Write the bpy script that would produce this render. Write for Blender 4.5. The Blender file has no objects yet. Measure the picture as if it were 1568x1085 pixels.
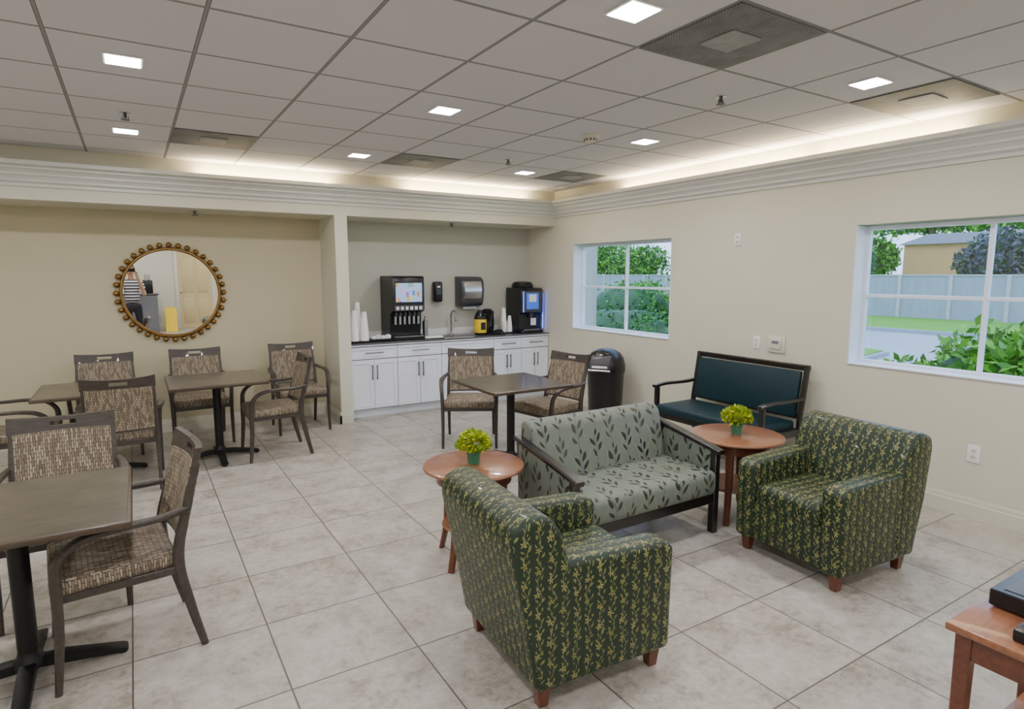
import bpy, bmesh, math, random
from mathutils import Vector, Matrix, Euler
random.seed(7)
S = bpy.context.scene
COL = S.collection

# ------------------------------------------------------------------ node helper
class NT:
    def __init__(s, name):
        s.mat = bpy.data.materials.new(name); s.mat.use_nodes = True
        s.t = s.mat.node_tree; s.n = s.t.nodes; s.l = s.t.links
        s.b = s.n['Principled BSDF']; s.out = s.n['Material Output']
    def inp(s, sock, v):
        if isinstance(v, bpy.types.NodeSocket): s.l.new(v, sock)
        elif v is not None: sock.default_value = v
    def m(s, op, a, b=None, c=None):
        n = s.n.new('ShaderNodeMath'); n.operation = op
        s.inp(n.inputs[0], a)
        if b is not None: s.inp(n.inputs[1], b)
        if c is not None: s.inp(n.inputs[2], c)
        return n.outputs[0]
    def coord(s, kind='Object'):
        return s.n.new('ShaderNodeTexCoord').outputs[kind]
    def sep(s, v):
        n = s.n.new('ShaderNodeSeparateXYZ'); s.l.new(v, n.inputs[0]); return n.outputs[0], n.outputs[1], n.outputs[2]
    def comb(s, x, y, z=0.0):
        n = s.n.new('ShaderNodeCombineXYZ'); s.inp(n.inputs[0], x); s.inp(n.inputs[1], y); s.inp(n.inputs[2], z); return n.outputs[0]
    def mapping(s, v, scale=(1, 1, 1), rot=(0, 0, 0)):
        n = s.n.new('ShaderNodeMapping'); s.l.new(v, n.inputs[0]); n.inputs['Scale'].default_value = scale; n.inputs['Rotation'].default_value = rot
        return n.outputs[0]
    def noise(s, v, scale, detail=3, rough=.5, out=0):
        n = s.n.new('ShaderNodeTexNoise'); s.l.new(v, n.inputs['Vector']); n.inputs['Scale'].default_value = scale
        n.inputs['Detail'].default_value = detail; n.inputs['Roughness'].default_value = rough; return n.outputs[out]
    def white(s, v):
        n = s.n.new('ShaderNodeTexWhiteNoise'); n.noise_dimensions = '2D'; s.l.new(v, n.inputs['Vector']); return n.outputs[0]
    def mix(s, f, a, b):
        n = s.n.new('ShaderNodeMix'); n.data_type = 'RGBA'; s.inp(n.inputs[0], f)
        for k, v in ((6, a), (7, b)):
            if isinstance(v, (tuple, list)): v = (v[0], v[1], v[2], 1)
            s.inp(n.inputs[k], v)
        return n.outputs[2]
    def ramp(s, v, stops):
        n = s.n.new('ShaderNodeValToRGB'); s.l.new(v, n.inputs[0]); e = n.color_ramp.elements
        while len(e) < len(stops): e.new(.5)
        for i, (p, c) in enumerate(stops): e[i].position = p; e[i].color = (c[0], c[1], c[2], 1)
        return n.outputs[0]
    def bump(s, h, strength=.2, dist=.005):
        n = s.n.new('ShaderNodeBump'); s.l.new(h, n.inputs['Height']); n.inputs['Strength'].default_value = strength
        n.inputs['Distance'].default_value = dist; s.l.new(n.outputs[0], s.b.inputs['Normal'])
    def set(s, color=None, rough=None, metal=None, spec=None, coat=None):
        if isinstance(color, (tuple, list)): color = (color[0], color[1], color[2], 1)
        s.inp(s.b.inputs['Base Color'], color); s.inp(s.b.inputs['Roughness'], rough); s.inp(s.b.inputs['Metallic'], metal)
        s.inp(s.b.inputs['Specular IOR Level'], spec); s.inp(s.b.inputs['Coat Weight'], coat)
        return s.mat

def basic(name, c, rough=.5, metal=0., var=.08, scale=12, spec=.5, coat=0., bump=0.):
    t = NT(name); n = t.noise(t.coord(), scale, 3)
    a = tuple(x * (1 - var) for x in c); b = tuple(min(1, x * (1 + var)) for x in c)
    col = t.mix(n, a, b)
    if bump: t.bump(t.noise(t.coord(), scale * 20, 2), bump, .002)
    return t.set(col, rough, metal, spec, coat)

def emit(name, c, st):
    t = NT(name); t.b.inputs['Emission Color'].default_value = (*c, 1); t.b.inputs['Emission Strength'].default_value = st
    return t.set(c, .5)

def wood(name, dark, light, rough=.35, coat=.2, sc=(2, 18, 18)):
    t = NT(name); v = t.mapping(t.coord(), sc)
    n = t.noise(v, 3, 5, .6)
    return t.set(t.ramp(n, [(.3, dark), (.7, light)]), rough, 0, .5, coat)

M = {}
M['wall'] = basic('wall_paint_cream', (.67, .645, .53), .75, var=.02, scale=3, bump=.05)
M['wall_y'] = basic('wall_cream_yellow_light', (.55, .50, .345), .75, var=.02, scale=3, bump=.05)  # left alcove: same paint, its yellower, dimmer light put into the colour
M['wall_g'] = basic('wall_cream_grey_light', (.53, .53, .46), .75, var=.02, scale=3, bump=.05)  # right alcove: same paint, its greyer light put into the colour
M['trim'] = basic('trim_paint', (.64, .64, .59), .45, var=.02)
M['base'] = basic('baseboard_paint', (.66, .64, .53), .4, var=.02)
M['cab'] = basic('cabinet_white', (.83, .87, .96), .3, var=.02)
M['counter'] = basic('counter_granite', (.10, .10, .11), .15, var=.8, scale=140, coat=.3)
M['white'] = basic('white_plastic', (.85, .85, .84), .35, var=.02)
M['foam'] = basic('foam_cup_white', (.9, .9, .88), .6, var=.02)
M['black'] = basic('black_plastic', (.008, .008, .010), .25, var=.2)
M['blackm'] = basic('black_iron', (.008, .008, .008), .45, .3, var=.2)
M['blackwood'] = wood('black_wood', (.005, .004, .004), (.013, .010, .009), .28, .4)
M['steel'] = basic('brushed_steel', (.50, .50, .52), .25, 1., var=.05)
M['dgrey'] = basic('dark_grey_plastic', (.06, .06, .07), .35)
M['yellow'] = basic('yellow_plastic', (.85, .60, .01), .4)
M['gold'] = basic('bronze_gold', (.30, .18, .06), .35, .85, var=.2)
M['chairwood'] = wood('chair_walnut', (.032, .025, .020), (.062, .048, .038), .4, .15)
M['cherry'] = wood('cherry_wood', (.21, .078, .034), (.33, .135, .065), .3, .35)
M['cherryd'] = wood('cherry_dark', (.09, .024, .011), (.16, .045, .020), .3, .3)
M['teal'] = basic('teal_vinyl', (.004, .025, .035), .5, var=.1, scale=30, spec=.3)
M['pot'] = basic('pot_glazed_green', (.06, .22, .13), .3)
M['winframe'] = basic('window_frame_white', (.78, .84, .97), .35, var=.02)
M['grey'] = basic('grey_paint', (.16, .17, .19), .5)
M['alm'] = basic('almond_plastic', (.70, .67, .55), .4, var=.02)

# ceiling tiles (lay-in grid 0.61 m)
t = NT('ceiling_tile'); x, y, z = t.sep(t.coord())
def lined(t, v, off, p, w):
    f = t.m('FRACT', t.m('DIVIDE', t.m('SUBTRACT', v, off - 50 * p), p))
    d = t.m('MULTIPLY', t.m('MINIMUM', f, t.m('SUBTRACT', 1., f)), p)
    return t.m('LESS_THAN', d, w), d
lx, dx_ = lined(t, x, .345, .61, .0065); ly, dy_ = lined(t, y, 1.74, .61, .0065)
lx2, _ = lined(t, x, .345, .61, .0095); ly2, _ = lined(t, y, 1.74, .61, .0095)
bar = t.m('MAXIMUM', lx, ly); bar_shade = t.m('MAXIMUM', lx2, ly2)  # wider dark line paints in the shadow beside each T-bar
n = t.noise(t.coord(), 260, 2)
cid = t.white(t.comb(t.m('FLOOR', t.m('DIVIDE', t.m('SUBTRACT', x, .345), .61)), t.m('FLOOR', t.m('DIVIDE', t.m('SUBTRACT', y, 1.74), .61))))
base = t.mix(n, (.60, .59, .62), (.72, .71, .74))
base = t.mix(t.m('MULTIPLY', cid, .18), base, (.55, .54, .57))
c = t.mix(bar_shade, base, (.085, .085, .085)); c = t.mix(bar, c, (.28, .28, .28))
t.bump(n, .25, .003)
M['ceil'] = t.set(c, .85)

# perforated vent
t = NT('vent_perforated'); x, y, z = t.sep(t.coord())
n1 = t.noise(t.coord(), 6, 5, .65)
fx = t.m('SUBTRACT', t.m('FRACT', t.m('MULTIPLY', x, 60.)), .5); fy = t.m('SUBTRACT', t.m('FRACT', t.m('MULTIPLY', y, 60.)), .5)
hole = t.m('LESS_THAN', t.m('ADD', t.m('MULTIPLY', fx, fx), t.m('MULTIPLY', fy, fy)), .07)
M['vent'] = t.set(t.mix(hole, t.ramp(n1, [(.35, (.14, .14, .15)), (.65, (.24, .24, .255))]), (.06, .06, .06)), .6)
M['vent2'] = basic('vent_centre_grey', (.31, .31, .325), .6, var=.3, scale=20)

# floor porcelain tiles
t = NT('floor_tile'); co = t.coord(); x, y, z = t.sep(co)
gx, _ = lined(t, x, .45, .56, .0034); gy, _ = lined(t, y, 2.45, .56, .0034)
grout = t.m('MAXIMUM', gx, gy)
cx = t.m('FLOOR', t.m('DIVIDE', t.m('SUBTRACT', x, .45), .56)); cy = t.m('FLOOR', t.m('DIVIDE', t.m('SUBTRACT', y, 2.45), .56))
rnd = t.white(t.comb(cx, cy))
off = t.comb(t.m('MULTIPLY', rnd, 37.), t.m('MULTIPLY', rnd, 91.), rnd)
va = t.n.new('ShaderNodeVectorMath'); va.operation = 'ADD'; t.l.new(co, va.inputs[0]); t.l.new(off, va.inputs[1])
n = t.noise(va.outputs[0], 3.6, 8, .7); n2 = t.noise(va.outputs[0], 22, 6, .8)
nn = t.m('ADD', t.m('MULTIPLY', n, .55), t.m('MULTIPLY', n2, .45))
c = t.ramp(nn, [(.38, (.24, .205, .165)), (.48, (.40, .37, .32)), (.60, (.52, .495, .45))])
c = t.mix(t.m('MULTIPLY', rnd, .22), c, (.39, .355, .31))
c = t.mix(grout, c, (.10, .088, .075))
t.bump(t.m('SUBTRACT', 1., grout), .3, .002)
M['floor'] = t.set(c, t.m('ADD', .30, t.m('MULTIPLY', n2, .28)), 0, .5, 0.)

# dining table top (weathered taupe)
t = NT('table_top_taupe'); v = t.mapping(t.coord(), (3, 22, 22)); n = t.noise(v, 2, 6, .65); n2 = t.noise(t.coord(), 5, 4)
c = t.ramp(t.m('ADD', t.m('MULTIPLY', n, .5), t.m('MULTIPLY', n2, .5)), [(.35, (.055, .046, .031)), (.65, (.125, .107, .074))])
M['ttop'] = t.set(c, .32, 0, .5, .25)
M['tedge'] = wood('table_edge_brown', (.04, .025, .015), (.085, .055, .033), .4)

def ellipse(t, px, py, cx, cy, ang, a, b):
    X = t.m('SUBTRACT', px, cx); Y = t.m('SUBTRACT', py, cy); c, s = math.cos(ang), math.sin(ang)
    xr = t.m('ADD', t.m('MULTIPLY', X, c / a), t.m('MULTIPLY', Y, s / a))
    yr = t.m('ADD', t.m('MULTIPLY', X, -s / b), t.m('MULTIPLY', Y, c / b))
    return t.m('LESS_THAN', t.m('ADD', t.m('ABSOLUTE', yr), t.m('MULTIPLY', xr, xr)), 1.)

def cells(t, u, v, cw, ch, stag=.5):
    U = t.m('ADD', t.m('DIVIDE', u, cw), 100.); col = t.m('FLOOR', U)
    V = t.m('ADD', t.m('ADD', t.m('DIVIDE', v, ch), 100.), t.m('MULTIPLY', t.m('MODULO', col, 2.), stag))
    row = t.m('FLOOR', V)
    return t.m('MULTIPLY', t.m('SUBTRACT', t.m('FRACT', U), .5), cw), t.m('MULTIPLY', t.m('SUBTRACT', t.m('FRACT', V), .5), ch), col, row

# green floral fabric : wandering vertical vines with small blossoms and leaf sprigs
t = NT('fabric_green_floral'); uv = t.coord('UV'); u, v, _ = t.sep(uv)
nz = t.m('SUBTRACT', t.noise(uv, 16, 3), .5)
nz2 = t.m('SUBTRACT', t.noise(t.mapping(uv, (1, 1, 1), (0, 0, 1.2)), 18, 3), .5)
u1 = t.m('ADD', u, t.m('MULTIPLY', nz, .042)); v1 = t.m('ADD', v, t.m('MULTIPLY', nz2, .042))
wav = t.m('MULTIPLY', t.m('SINE', t.m('MULTIPLY', v1, 60.)), .010)
px, py, col, row = cells(t, u1, v1, .058, .085)
vine = t.m('LESS_THAN', t.m('ABSOLUTE', t.m('SUBTRACT', px, wav)), .0014)
qx = t.m('SUBTRACT', px, .008)
r = t.m('SQRT', t.m('ADD', t.m('MULTIPLY', qx, qx), t.m('MULTIPLY', py, py)))
th = t.m('ARCTAN2', py, qx)
rr = t.white(t.comb(col, row))
R = t.m('ADD', .0105, t.m('MULTIPLY', .0055, t.m('COSINE', t.m('ADD', t.m('MULTIPLY', th, 5.), t.m('MULTIPLY', rr, 6.)))))
fl = t.m('LESS_THAN', r, R); heart = t.m('LESS_THAN', r, .003)
lf = None
for e_ in ((.013, .024, .9, .011, .0042), (-.014, -.022, 2.2, .012, .0042), (-.013, .016, 2.0, .010, .0036), (.012, -.030, 1.0, .010, .0036), (-.004, .037, 1.6, .008, .003)):
    q_ = ellipse(t, px, py, *e_); lf = q_ if lf is None else t.m('MAXIMUM', lf, q_)
wv = t.noise(uv, 500, 1)
base = t.mix(wv, (.006, .017, .008), (.017, .036, .018))
c = t.mix(vine, base, (.19, .20, .11)); c = t.mix(lf, c, t.mix(rr, (.15, .17, .045), (.21, .205, .07))); c = t.mix(fl, c, t.mix(rr, (.20, .195, .05), (.31, .28, .10))); c = t.mix(heart, c, (.05, .06, .02))
M['floral'] = t.set(c, .45, 0, .4, .05)

# sage leaf fabric
t = NT('fabric_sage_leaf'); uv = t.coord('UV'); u, v, _ = t.sep(uv)
nz = t.m('SUBTRACT', t.noise(uv, 4, 2), .5)
u1 = t.m('ADD', u, t.m('MULTIPLY', nz, .12)); v1 = t.m('ADD', t.m('ADD', v, .05), t.m('MULTIPLY', nz, .06))
px, py, col, row = cells(t, u1, v1, .135, .21)
mk = None
for (cx_, cy_, an, a, b) in [(.022, .052, 1.15, .035, .011), (-.027, .028, 2.05, .036, .013), (.031, -.004, .95, .036, .011),
                             (-.022, -.044, 2.3, .030, .009), (.004, .088, 1.5, .020, .007)]:
    e = ellipse(t, px, py, cx_, cy_, an, a, b); mk = e if mk is None else t.m('MAXIMUM', mk, e)
rs = t.white(t.comb(col, row))
stem = t.m('LESS_THAN', t.m('ABSOLUTE', t.m('ADD', px, t.m('MULTIPLY', t.m('SINE', t.m('MULTIPLY', py, 30.)), .006))), .0014)
p2x, p2y, c2, r2 = cells(t, t.m('ADD', u1, .065), t.m('ADD', v1, .04), .135, .21)
gl = t.m('LESS_THAN', t.m('ABSOLUTE', t.m('SUBTRACT', p2x, t.m('MULTIPLY', t.m('SINE', t.m('MULTIPLY', p2y, 31.)), .022))), .0013)
base = t.mix(t.noise(uv, 300, 1), (.125, .152, .124), (.185, .212, .174))
c = t.mix(gl, base, (.30, .26, .14)); c = t.mix(stem, c, (.06, .06, .045)); c = t.mix(mk, c, t.mix(rs, (.008, .011, .010), (.050, .055, .042)))
M['leaf'] = t.set(c, .55)

# dining chair weave
t = NT('fabric_tan_weave'); uv = t.coord('UV'); u, v, _ = t.sep(uv)
nzw = t.m('MULTIPLY', t.m('SUBTRACT', t.noise(uv, 30, 2), .5), .012)
px, py, col, row = cells(t, t.m('ADD', u, nzw), v, .0105, .042, .5)
rnd = t.white(t.comb(col, row))
gap = t.m('MAXIMUM', t.m('GREATER_THAN', t.m('ABSOLUTE', px), .0038), t.m('GREATER_THAN', t.m('ABSOLUTE', py), .0188))
c = t.ramp(rnd, [(.0, (.15, .112, .075)), (.5, (.27, .215, .150)), (1., (.43, .36, .265))])
c = t.mix(gap, c, (.070, .052, .037))
M['weave'] = t.set(c, .7)
t.bump(t.m('SUBTRACT', 1., gap), .2, .002)

# mirror & glass
t = NT('mirror_silver'); M['mirror'] = t.set((.92, .92, .92), .005, 1.)
t = NT('window_glass')
for nd in [t.b]: t.n.remove(nd)
tr = t.n.new('ShaderNodeBsdfTransparent'); tr.inputs[0].default_value = (.95, .97, 1, 1)
gl = t.n.new('ShaderNodeBsdfGlossy'); gl.inputs['Roughness'].default_value = .02
mx = t.n.new('ShaderNodeMixShader'); mx.inputs[0].default_value = .05
t.l.new(tr.outputs[0], mx.inputs[1]); t.l.new(gl.outputs[0], mx.inputs[2]); t.l.new(mx.outputs[0], t.out.inputs[0]); M['glass'] = t.mat

# menu screen
t = NT('menu_screen'); uv = t.coord('UV')
vo = t.n.new('ShaderNodeTexVoronoi'); t.l.new(t.mapping(uv, (22, 11, 11)), vo.inputs['Vector']); vo.inputs['Scale'].default_value = 1
vo.distance = 'CHEBYCHEV'; m_ = t.m('LESS_THAN', vo.outputs['Distance'], .33)
hs = t.n.new('ShaderNodeHueSaturation'); hs.inputs['Saturation'].default_value = 1.6; t.l.new(vo.outputs['Color'], hs.inputs['Color'])
c = t.mix(m_, (.45, .62, 1.), hs.outputs[0])
t.l.new(c, t.b.inputs['Emission Color']); t.b.inputs['Emission Strength'].default_value = .9; M['screen'] = t.set((.1, .1, .1), .2)
M['blue'] = emit('blue_led', (.03, .12, 1.), 5)
M['bluescr'] = emit('blue_screen', (.04, .14, .6), .6)
M['led'] = emit('led_panel', (1., .97, .98), 26)
M['cove'] = emit('cove_tube', (1., .78, .42), 24)

# exterior
t = NT('grass'); n = t.noise(t.coord(), 6, 6, .7); M['grass'] = t.set(t.mix(n, (.07, .26, .01), (.17, .45, .03)), .9)
M['road'] = basic('road_wet_asphalt', (.34, .38, .43), .35, var=.15, scale=2)
t = NT('garden_wall_grey'); n = t.noise(t.mapping(t.coord(), (1, 3, .5)), 2, 4); M['bwall'] = t.set(t.mix(n, (.25, .29, .36), (.40, .43, .49)), .8)
M['bldg'] = basic('building_tan', (.72, .40, .17), .8, var=.15, scale=1)
M['roof'] = basic('roof_grey', (.14, .15, .17), .8)
M['pillar'] = basic('exterior_stucco', (.50, .48, .50), .8)
M['lf1'] = basic('leaf_green', (.06, .26, .015), .5, var=.3)
M['lf2'] = basic('leaf_green_light', (.17, .46, .03), .5, var=.3)
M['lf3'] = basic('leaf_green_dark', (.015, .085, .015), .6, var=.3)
M['lf4'] = basic('leaf_dusky', (.09, .11, .14), .7, var=.3)
M['petal'] = basic('petal_lime', (.44, .50, .015), .5, var=.2)
M['petal2'] = basic('petal_lime_dark', (.18, .32, .015), .5, var=.2)
M['trunk'] = basic('tree_bark', (.16, .11, .08), .9)
M['skin'] = basic('skin', (.50, .29, .19), .5, var=.05)
M['hair'] = basic('hair_dark', (.03, .02, .015), .6)
M['pants'] = basic('trousers_black', (.012, .012, .016), .8)
t = NT('shirt_striped'); x, y, z = t.sep(t.coord())
M['shirt'] = t.set(t.mix(t.m('LESS_THAN', t.m('FRACT', t.m('MULTIPLY', z, 16.)), .5), (.7, .7, .7), (.02, .02, .03)), .8)

# ------------------------------------------------------------------ mesh builder
class MB:
    def __init__(s): s.bm = bmesh.new(); s.mats = []
    def mi(s, m):
        if m not in s.mats: s.mats.append(m)
        return s.mats.index(m)
    def push(s, b, mat, T=None):
        i = s.mi(mat)
        bmesh.ops.recalc_face_normals(b, faces=b.faces)
        for f in b.faces: f.material_index = i
        if T is not None: bmesh.ops.transform(b, matrix=T, verts=b.verts)
        me = bpy.data.meshes.new('tmp'); b.to_mesh(me); b.free(); s.bm.from_mesh(me); bpy.data.meshes.remove(me)
    def bev(s, b, o, seg):
        if o > 0: bmesh.ops.bevel(b, geom=list(b.edges), offset=o, segments=seg, profile=.5, affect='EDGES', clamp_overlap=True)
    def box(s, x0, x1, y0, y1, z0, z1, mat, bev=0., seg=2, T=None):
        b = bmesh.new(); bmesh.ops.create_cube(b, size=1)
        for v in b.verts: v.co = Vector(((x0 + x1) / 2 + v.co.x * (x1 - x0), (y0 + y1) / 2 + v.co.y * (y1 - y0), (z0 + z1) / 2 + v.co.z * (z1 - z0)))
        s.bev(b, bev, seg); s.push(b, mat, T)
    def frustum(s, c, z0, z1, w0, w1, mat, bev=.003):
        b = bmesh.new(); bmesh.ops.create_cube(b, size=1)
        for v in b.verts:
            w = w1 if v.co.z > 0 else w0
            v.co = Vector((c[0] + v.co.x * w, c[1] + v.co.y * w, z1 if v.co.z > 0 else z0))
        s.bev(b, bev, 1); s.push(b, mat)
    def prism(s, ax, pts, a0, a1, mat, bev=0., seg=2, T=None):
        b = bmesh.new(); f = {'X': lambda a, p: (a, p[0], p[1]), 'Y': lambda a, p: (p[0], a, p[1]), 'Z': lambda a, p: (p[0], p[1], a)}[ax]
        A = [b.verts.new(f(a0, p)) for p in pts]; B = [b.verts.new(f(a1, p)) for p in pts]; n = len(pts)
        b.faces.new(A); b.faces.new(B[::-1])
        for i in range(n): b.faces.new((A[i], A[(i + 1) % n], B[(i + 1) % n], B[i]))
        s.bev(b, bev, seg); s.push(b, mat, T)
    def cyl(s, p0, p1, r0, r1, mat, n=24, T=None):
        p0, p1 = Vector(p0), Vector(p1); d = p1 - p0; b = bmesh.new()
        bmesh.ops.create_cone(b, cap_ends=True, segments=n, radius1=r0, radius2=r1, depth=d.length)
        R = d.to_track_quat('Z', 'Y').to_matrix().to_4x4(); Mx = Matrix.Translation((p0 + p1) / 2) @ R
        if T is not None: Mx = T @ Mx
        s.push(b, mat, Mx)
    def lathe(s, prof, c, mat, n=32, T=None):
        b = bmesh.new(); rings = []
        for r, z in prof:
            if r < 1e-5: rings.append([b.verts.new((c[0], c[1], c[2] + z))])
            else: rings.append([b.verts.new((c[0] + r * math.cos(6.2831853 * i / n), c[1] + r * math.sin(6.2831853 * i / n), c[2] + z)) for i in range(n)])
        for a, d in zip(rings[:-1], rings[1:]):
            for i in range(n):
                j = (i + 1) % n
                if len(a) == 1 and len(d) == 1: continue
                if len(a) == 1: b.faces.new((a[0], d[i], d[j]))
                elif len(d) == 1: b.faces.new((a[i], a[j], d[0]))
                else: b.faces.new((a[i], a[j], d[j], d[i]))
        s.push(b, mat, T)
    def sphere(s, c, r, mat, sc=(1, 1, 1), n=16, T=None):
        b = bmesh.new(); bmesh.ops.create_uvsphere(b, u_segments=n, v_segments=max(6, n // 2), radius=r)
        Mx = Matrix.Translation(c) @ Matrix.Diagonal((*sc, 1))
        if T is not None: Mx = T @ Mx
        s.push(b, mat, Mx)
    def sweep(s, pts, w, h, mat, side=(1, 0, 0), sub=5, ch=.25):
        P = [Vector(p) for p in pts]; W = w if isinstance(w, (list, tuple)) else [w] * len(P); H = h if isinstance(h, (list, tuple)) else [h] * len(P)
        out = []
        if sub > 1 and len(P) > 2:
            for i in range(len(P) - 1):
                a, b_, c_, d_ = P[max(i - 1, 0)], P[i], P[i + 1], P[min(i + 2, len(P) - 1)]
                for k in range(sub):
                    q = k / sub
                    p = .5 * ((2 * b_) + (c_ - a) * q + (2 * a - 5 * b_ + 4 * c_ - d_) * q * q + (-a + 3 * b_ - 3 * c_ + d_) * q ** 3)
                    out.append((p, W[i] + (W[i + 1] - W[i]) * q, H[i] + (H[i + 1] - H[i]) * q))
            out.append((P[-1], W[-1], H[-1]))
        else: out = list(zip(P, W, H))
        b = bmesh.new(); rings = []; sd0 = Vector(side)
        for i, (p, ww, hh) in enumerate(out):
            tg = (out[min(i + 1, len(out) - 1)][0] - out[max(i - 1, 0)][0]).normalized()
            sd = (sd0 - tg * sd0.dot(tg)).normalized(); nn = tg.cross(sd)
            a, c_ = ww / 2, hh / 2; e = min(a, c_) * 2 * ch
            prof = [(-a + e, -c_), (a - e, -c_), (a, -c_ + e), (a, c_ - e), (a - e, c_), (-a + e, c_), (-a, c_ - e), (-a, -c_ + e)]
            rings.append([b.verts.new(p + sd * u + nn * v) for u, v in prof])
        for A, B in zip(rings[:-1], rings[1:]):
            for i in range(8): b.faces.new((A[i], A[(i + 1) % 8], B[(i + 1) % 8], B[i]))
        b.faces.new(rings[0]); b.faces.new(rings[-1][::-1]); s.push(b, mat)
    def tube(s, pts, r, mat, sub=6, n=12):
        s.sweep(pts, r * 2, r * 2, mat, side=(.31, .95, .07), sub=sub, ch=.3)
    def slab(s, x0, x1, z0, z1, th, yf, mat, nx=8, nz=3, top=None):
        b = bmesh.new(); G = []
        for sgn in (-1, 1):
            g = []
            for j in range(nz + 1):
                row = []
                for i in range(nx + 1):
                    x = x0 + (x1 - x0) * i / nx; z = z0 + (z1 - z0) * j / nz
                    if top and j == nz: z += top(x)
                    row.append(b.verts.new((x, yf(x, z) + sgn * th / 2, z)))
                g.append(row)
            G.append(g)
        for g in G:
            for j in range(nz):
                for i in range(nx): b.faces.new((g[j][i], g[j][i + 1], g[j + 1][i + 1], g[j + 1][i]))
        A, B = G
        for i in range(nx):
            b.faces.new((A[0][i], A[0][i + 1], B[0][i + 1], B[0][i])); b.faces.new((A[nz][i], A[nz][i + 1], B[nz][i + 1], B[nz][i]))
        for j in range(nz):
            b.faces.new((A[j][0], A[j + 1][0], B[j + 1][0], B[j][0])); b.faces.new((A[j][nx], A[j + 1][nx], B[j + 1][nx], B[j][nx]))
        s.push(b, mat)
    def mesh(s, name, angle=35):
        me = bpy.data.meshes.new(name)
        uvl = s.bm.loops.layers.uv.new('UVMap'); s.bm.normal_update()
        for f in s.bm.faces:
            n = f.normal; ax = max(range(3), key=lambda k: abs(n[k]))
            for l in f.loops:
                c = l.vert.co
                l[uvl].uv = (c.y, c.z) if ax == 0 else ((c.x, c.z) if ax == 1 else (c.x, c.y))
        for f in s.bm.faces: f.smooth = True
        s.bm.to_mesh(me); s.bm.free()
        for m in s.mats: me.materials.append(m)
        me.set_sharp_from_angle(angle=math.radians(angle))
        return me
    def obj(s, name, loc=(0, 0, 0), rz=0., angle=35): return place(s.mesh(name, angle), name, loc, rz)

def place(me, name, loc=(0, 0, 0), rz=0.):
    o = bpy.data.objects.new(name, me); COL.objects.link(o); o.location = loc; o.rotation_euler = (0, 0, math.radians(rz)); return o

# ------------------------------------------------------------------ room shell
XL, XR, YF, YB, ZC = -2.5, 4.92, -4.5, 6.85, 2.80
YA = 7.5; ZS = 2.35
b = MB(); b.box(XL - .2, XR + .2, YF - .2, YA + .2, -.15, 0, M['floor']); b.obj('floor')
b = MB(); b.box(XL - .2, XR + .2, YF - .2, YA + .2, ZC, ZC + .12, M['ceil']); b.obj('ceiling')
W = [(4.70, 6.41, 1.0, 2.09), (1.03, 2.74, .98, 2.085)]
b = MB()
b.box(XR, XR + .2, YF - .2, YA + .2, 0, .98, M['wall']); b.box(XR, XR + .2, YF - .2, YA + .2, 2.09, ZC, M['wall'])
b.box(XR, XR + .2, 2.74, 4.70, .98, 2.09, M['wall']); b.box(XR, XR + .2, 6.41, YA + .2, .98, 2.09, M['wall'])
b.box(XR, XR + .2, YF - .2, 1.03, .98, 2.09, M['wall']); b.box(XR, XR + .2, 4.70, 6.41, .98, 1.0, M['wall'])
b.obj('wall_right')
b = MB(); b.box(XL - .2, 2.015, YA, YA + .2, 0, ZC, M['wall_y']); b.box(2.015, XR, YA, YA + .2, 0, ZC, M['wall_g']); b.obj('wall_back')
b = MB(); b.box(XL, XR, YB, YA, ZS, ZC, M['wall']); b.obj('wall_back_soffit')
b = MB(); b.box(1.945, 2.085, YB, YA, 0, ZS, M['wall']); b.obj('wall_alcove_partition')
b = MB(); b.box(XL - .2, XL, YF - .2, YA + .2, 0, ZC, M['wall']); b.obj('wall_left')
b = MB(); b.box(XL, XR, YF - .2, YF, 0, ZC, M['wall']); b.obj('wall_front')
# crown cove
prof = [(0, 2.46), (.018, 2.46), (.018, 2.485), (.035, 2.50), (.045, 2.50), (.045, 2.52), (.062, 2.545), (.075, 2.55), (.075, 2.57), (.10, 2.595), (.115, 2.60), (.115, 2.615), (.135, 2.625), (.155, 2.63), (.155, 2.665), (.135, 2.665), (.135, 2.63), (.0, 2.625)]
bm = bmesh.new(); R = []
for d, z in prof:
    R.append([bm.verts.new(p) for p in ((XL + d, YF + d, z), (XR - d, YF + d, z), (XR - d, YB - d, z), (XL + d, YB - d, z))])
for A, B in zip(R[:-1], R[1:]):
    for i in range(4): bm.faces.new((A[i], A[(i + 1) % 4], B[(i + 1) % 4], B[i]))
b = MB(); b.push(bm, M['trim']); b.obj('trim_1', angle=20)
def baseb(name, p0, p1, nrm, h=.14):
    p0, p1, nrm = Vector(p0), Vector(p1), Vector(nrm); b = MB(); d = (p1 - p0); L = d.length
    T = Matrix.Translation(p0) @ Matrix((d.normalized(), nrm, (0, 0, 1))).transposed().to_4x4()
    b.prism('X', [(0, 0), (.018, 0), (.018, h * .72), (.013, h * .76), (.013, h * .86), (.007, h), (0, h)], 0, L, M['base'], T=T); b.obj(name)
baseb('baseboard_right', (XR, 6.9, 0), (XR, YF, 0), (-1, 0, 0))
baseb('baseboard_back', (XL, YA, 0), (1.945, YA, 0), (0, -1, 0))
baseb('baseboard_partition_side', (1.945, YA, 0), (1.945, YB - .018, 0), (-1, 0, 0))
baseb('baseboard_partition', (1.927, YB, 0), (2.085, YB, 0), (0, -1, 0))
baseb('baseboard_left', (XL, YF, 0), (XL, YA, 0), (1, 0, 0))
baseb('baseboard_front', (XL, YF, 0), (1.0, YF, 0), (0, 1, 0))

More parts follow.
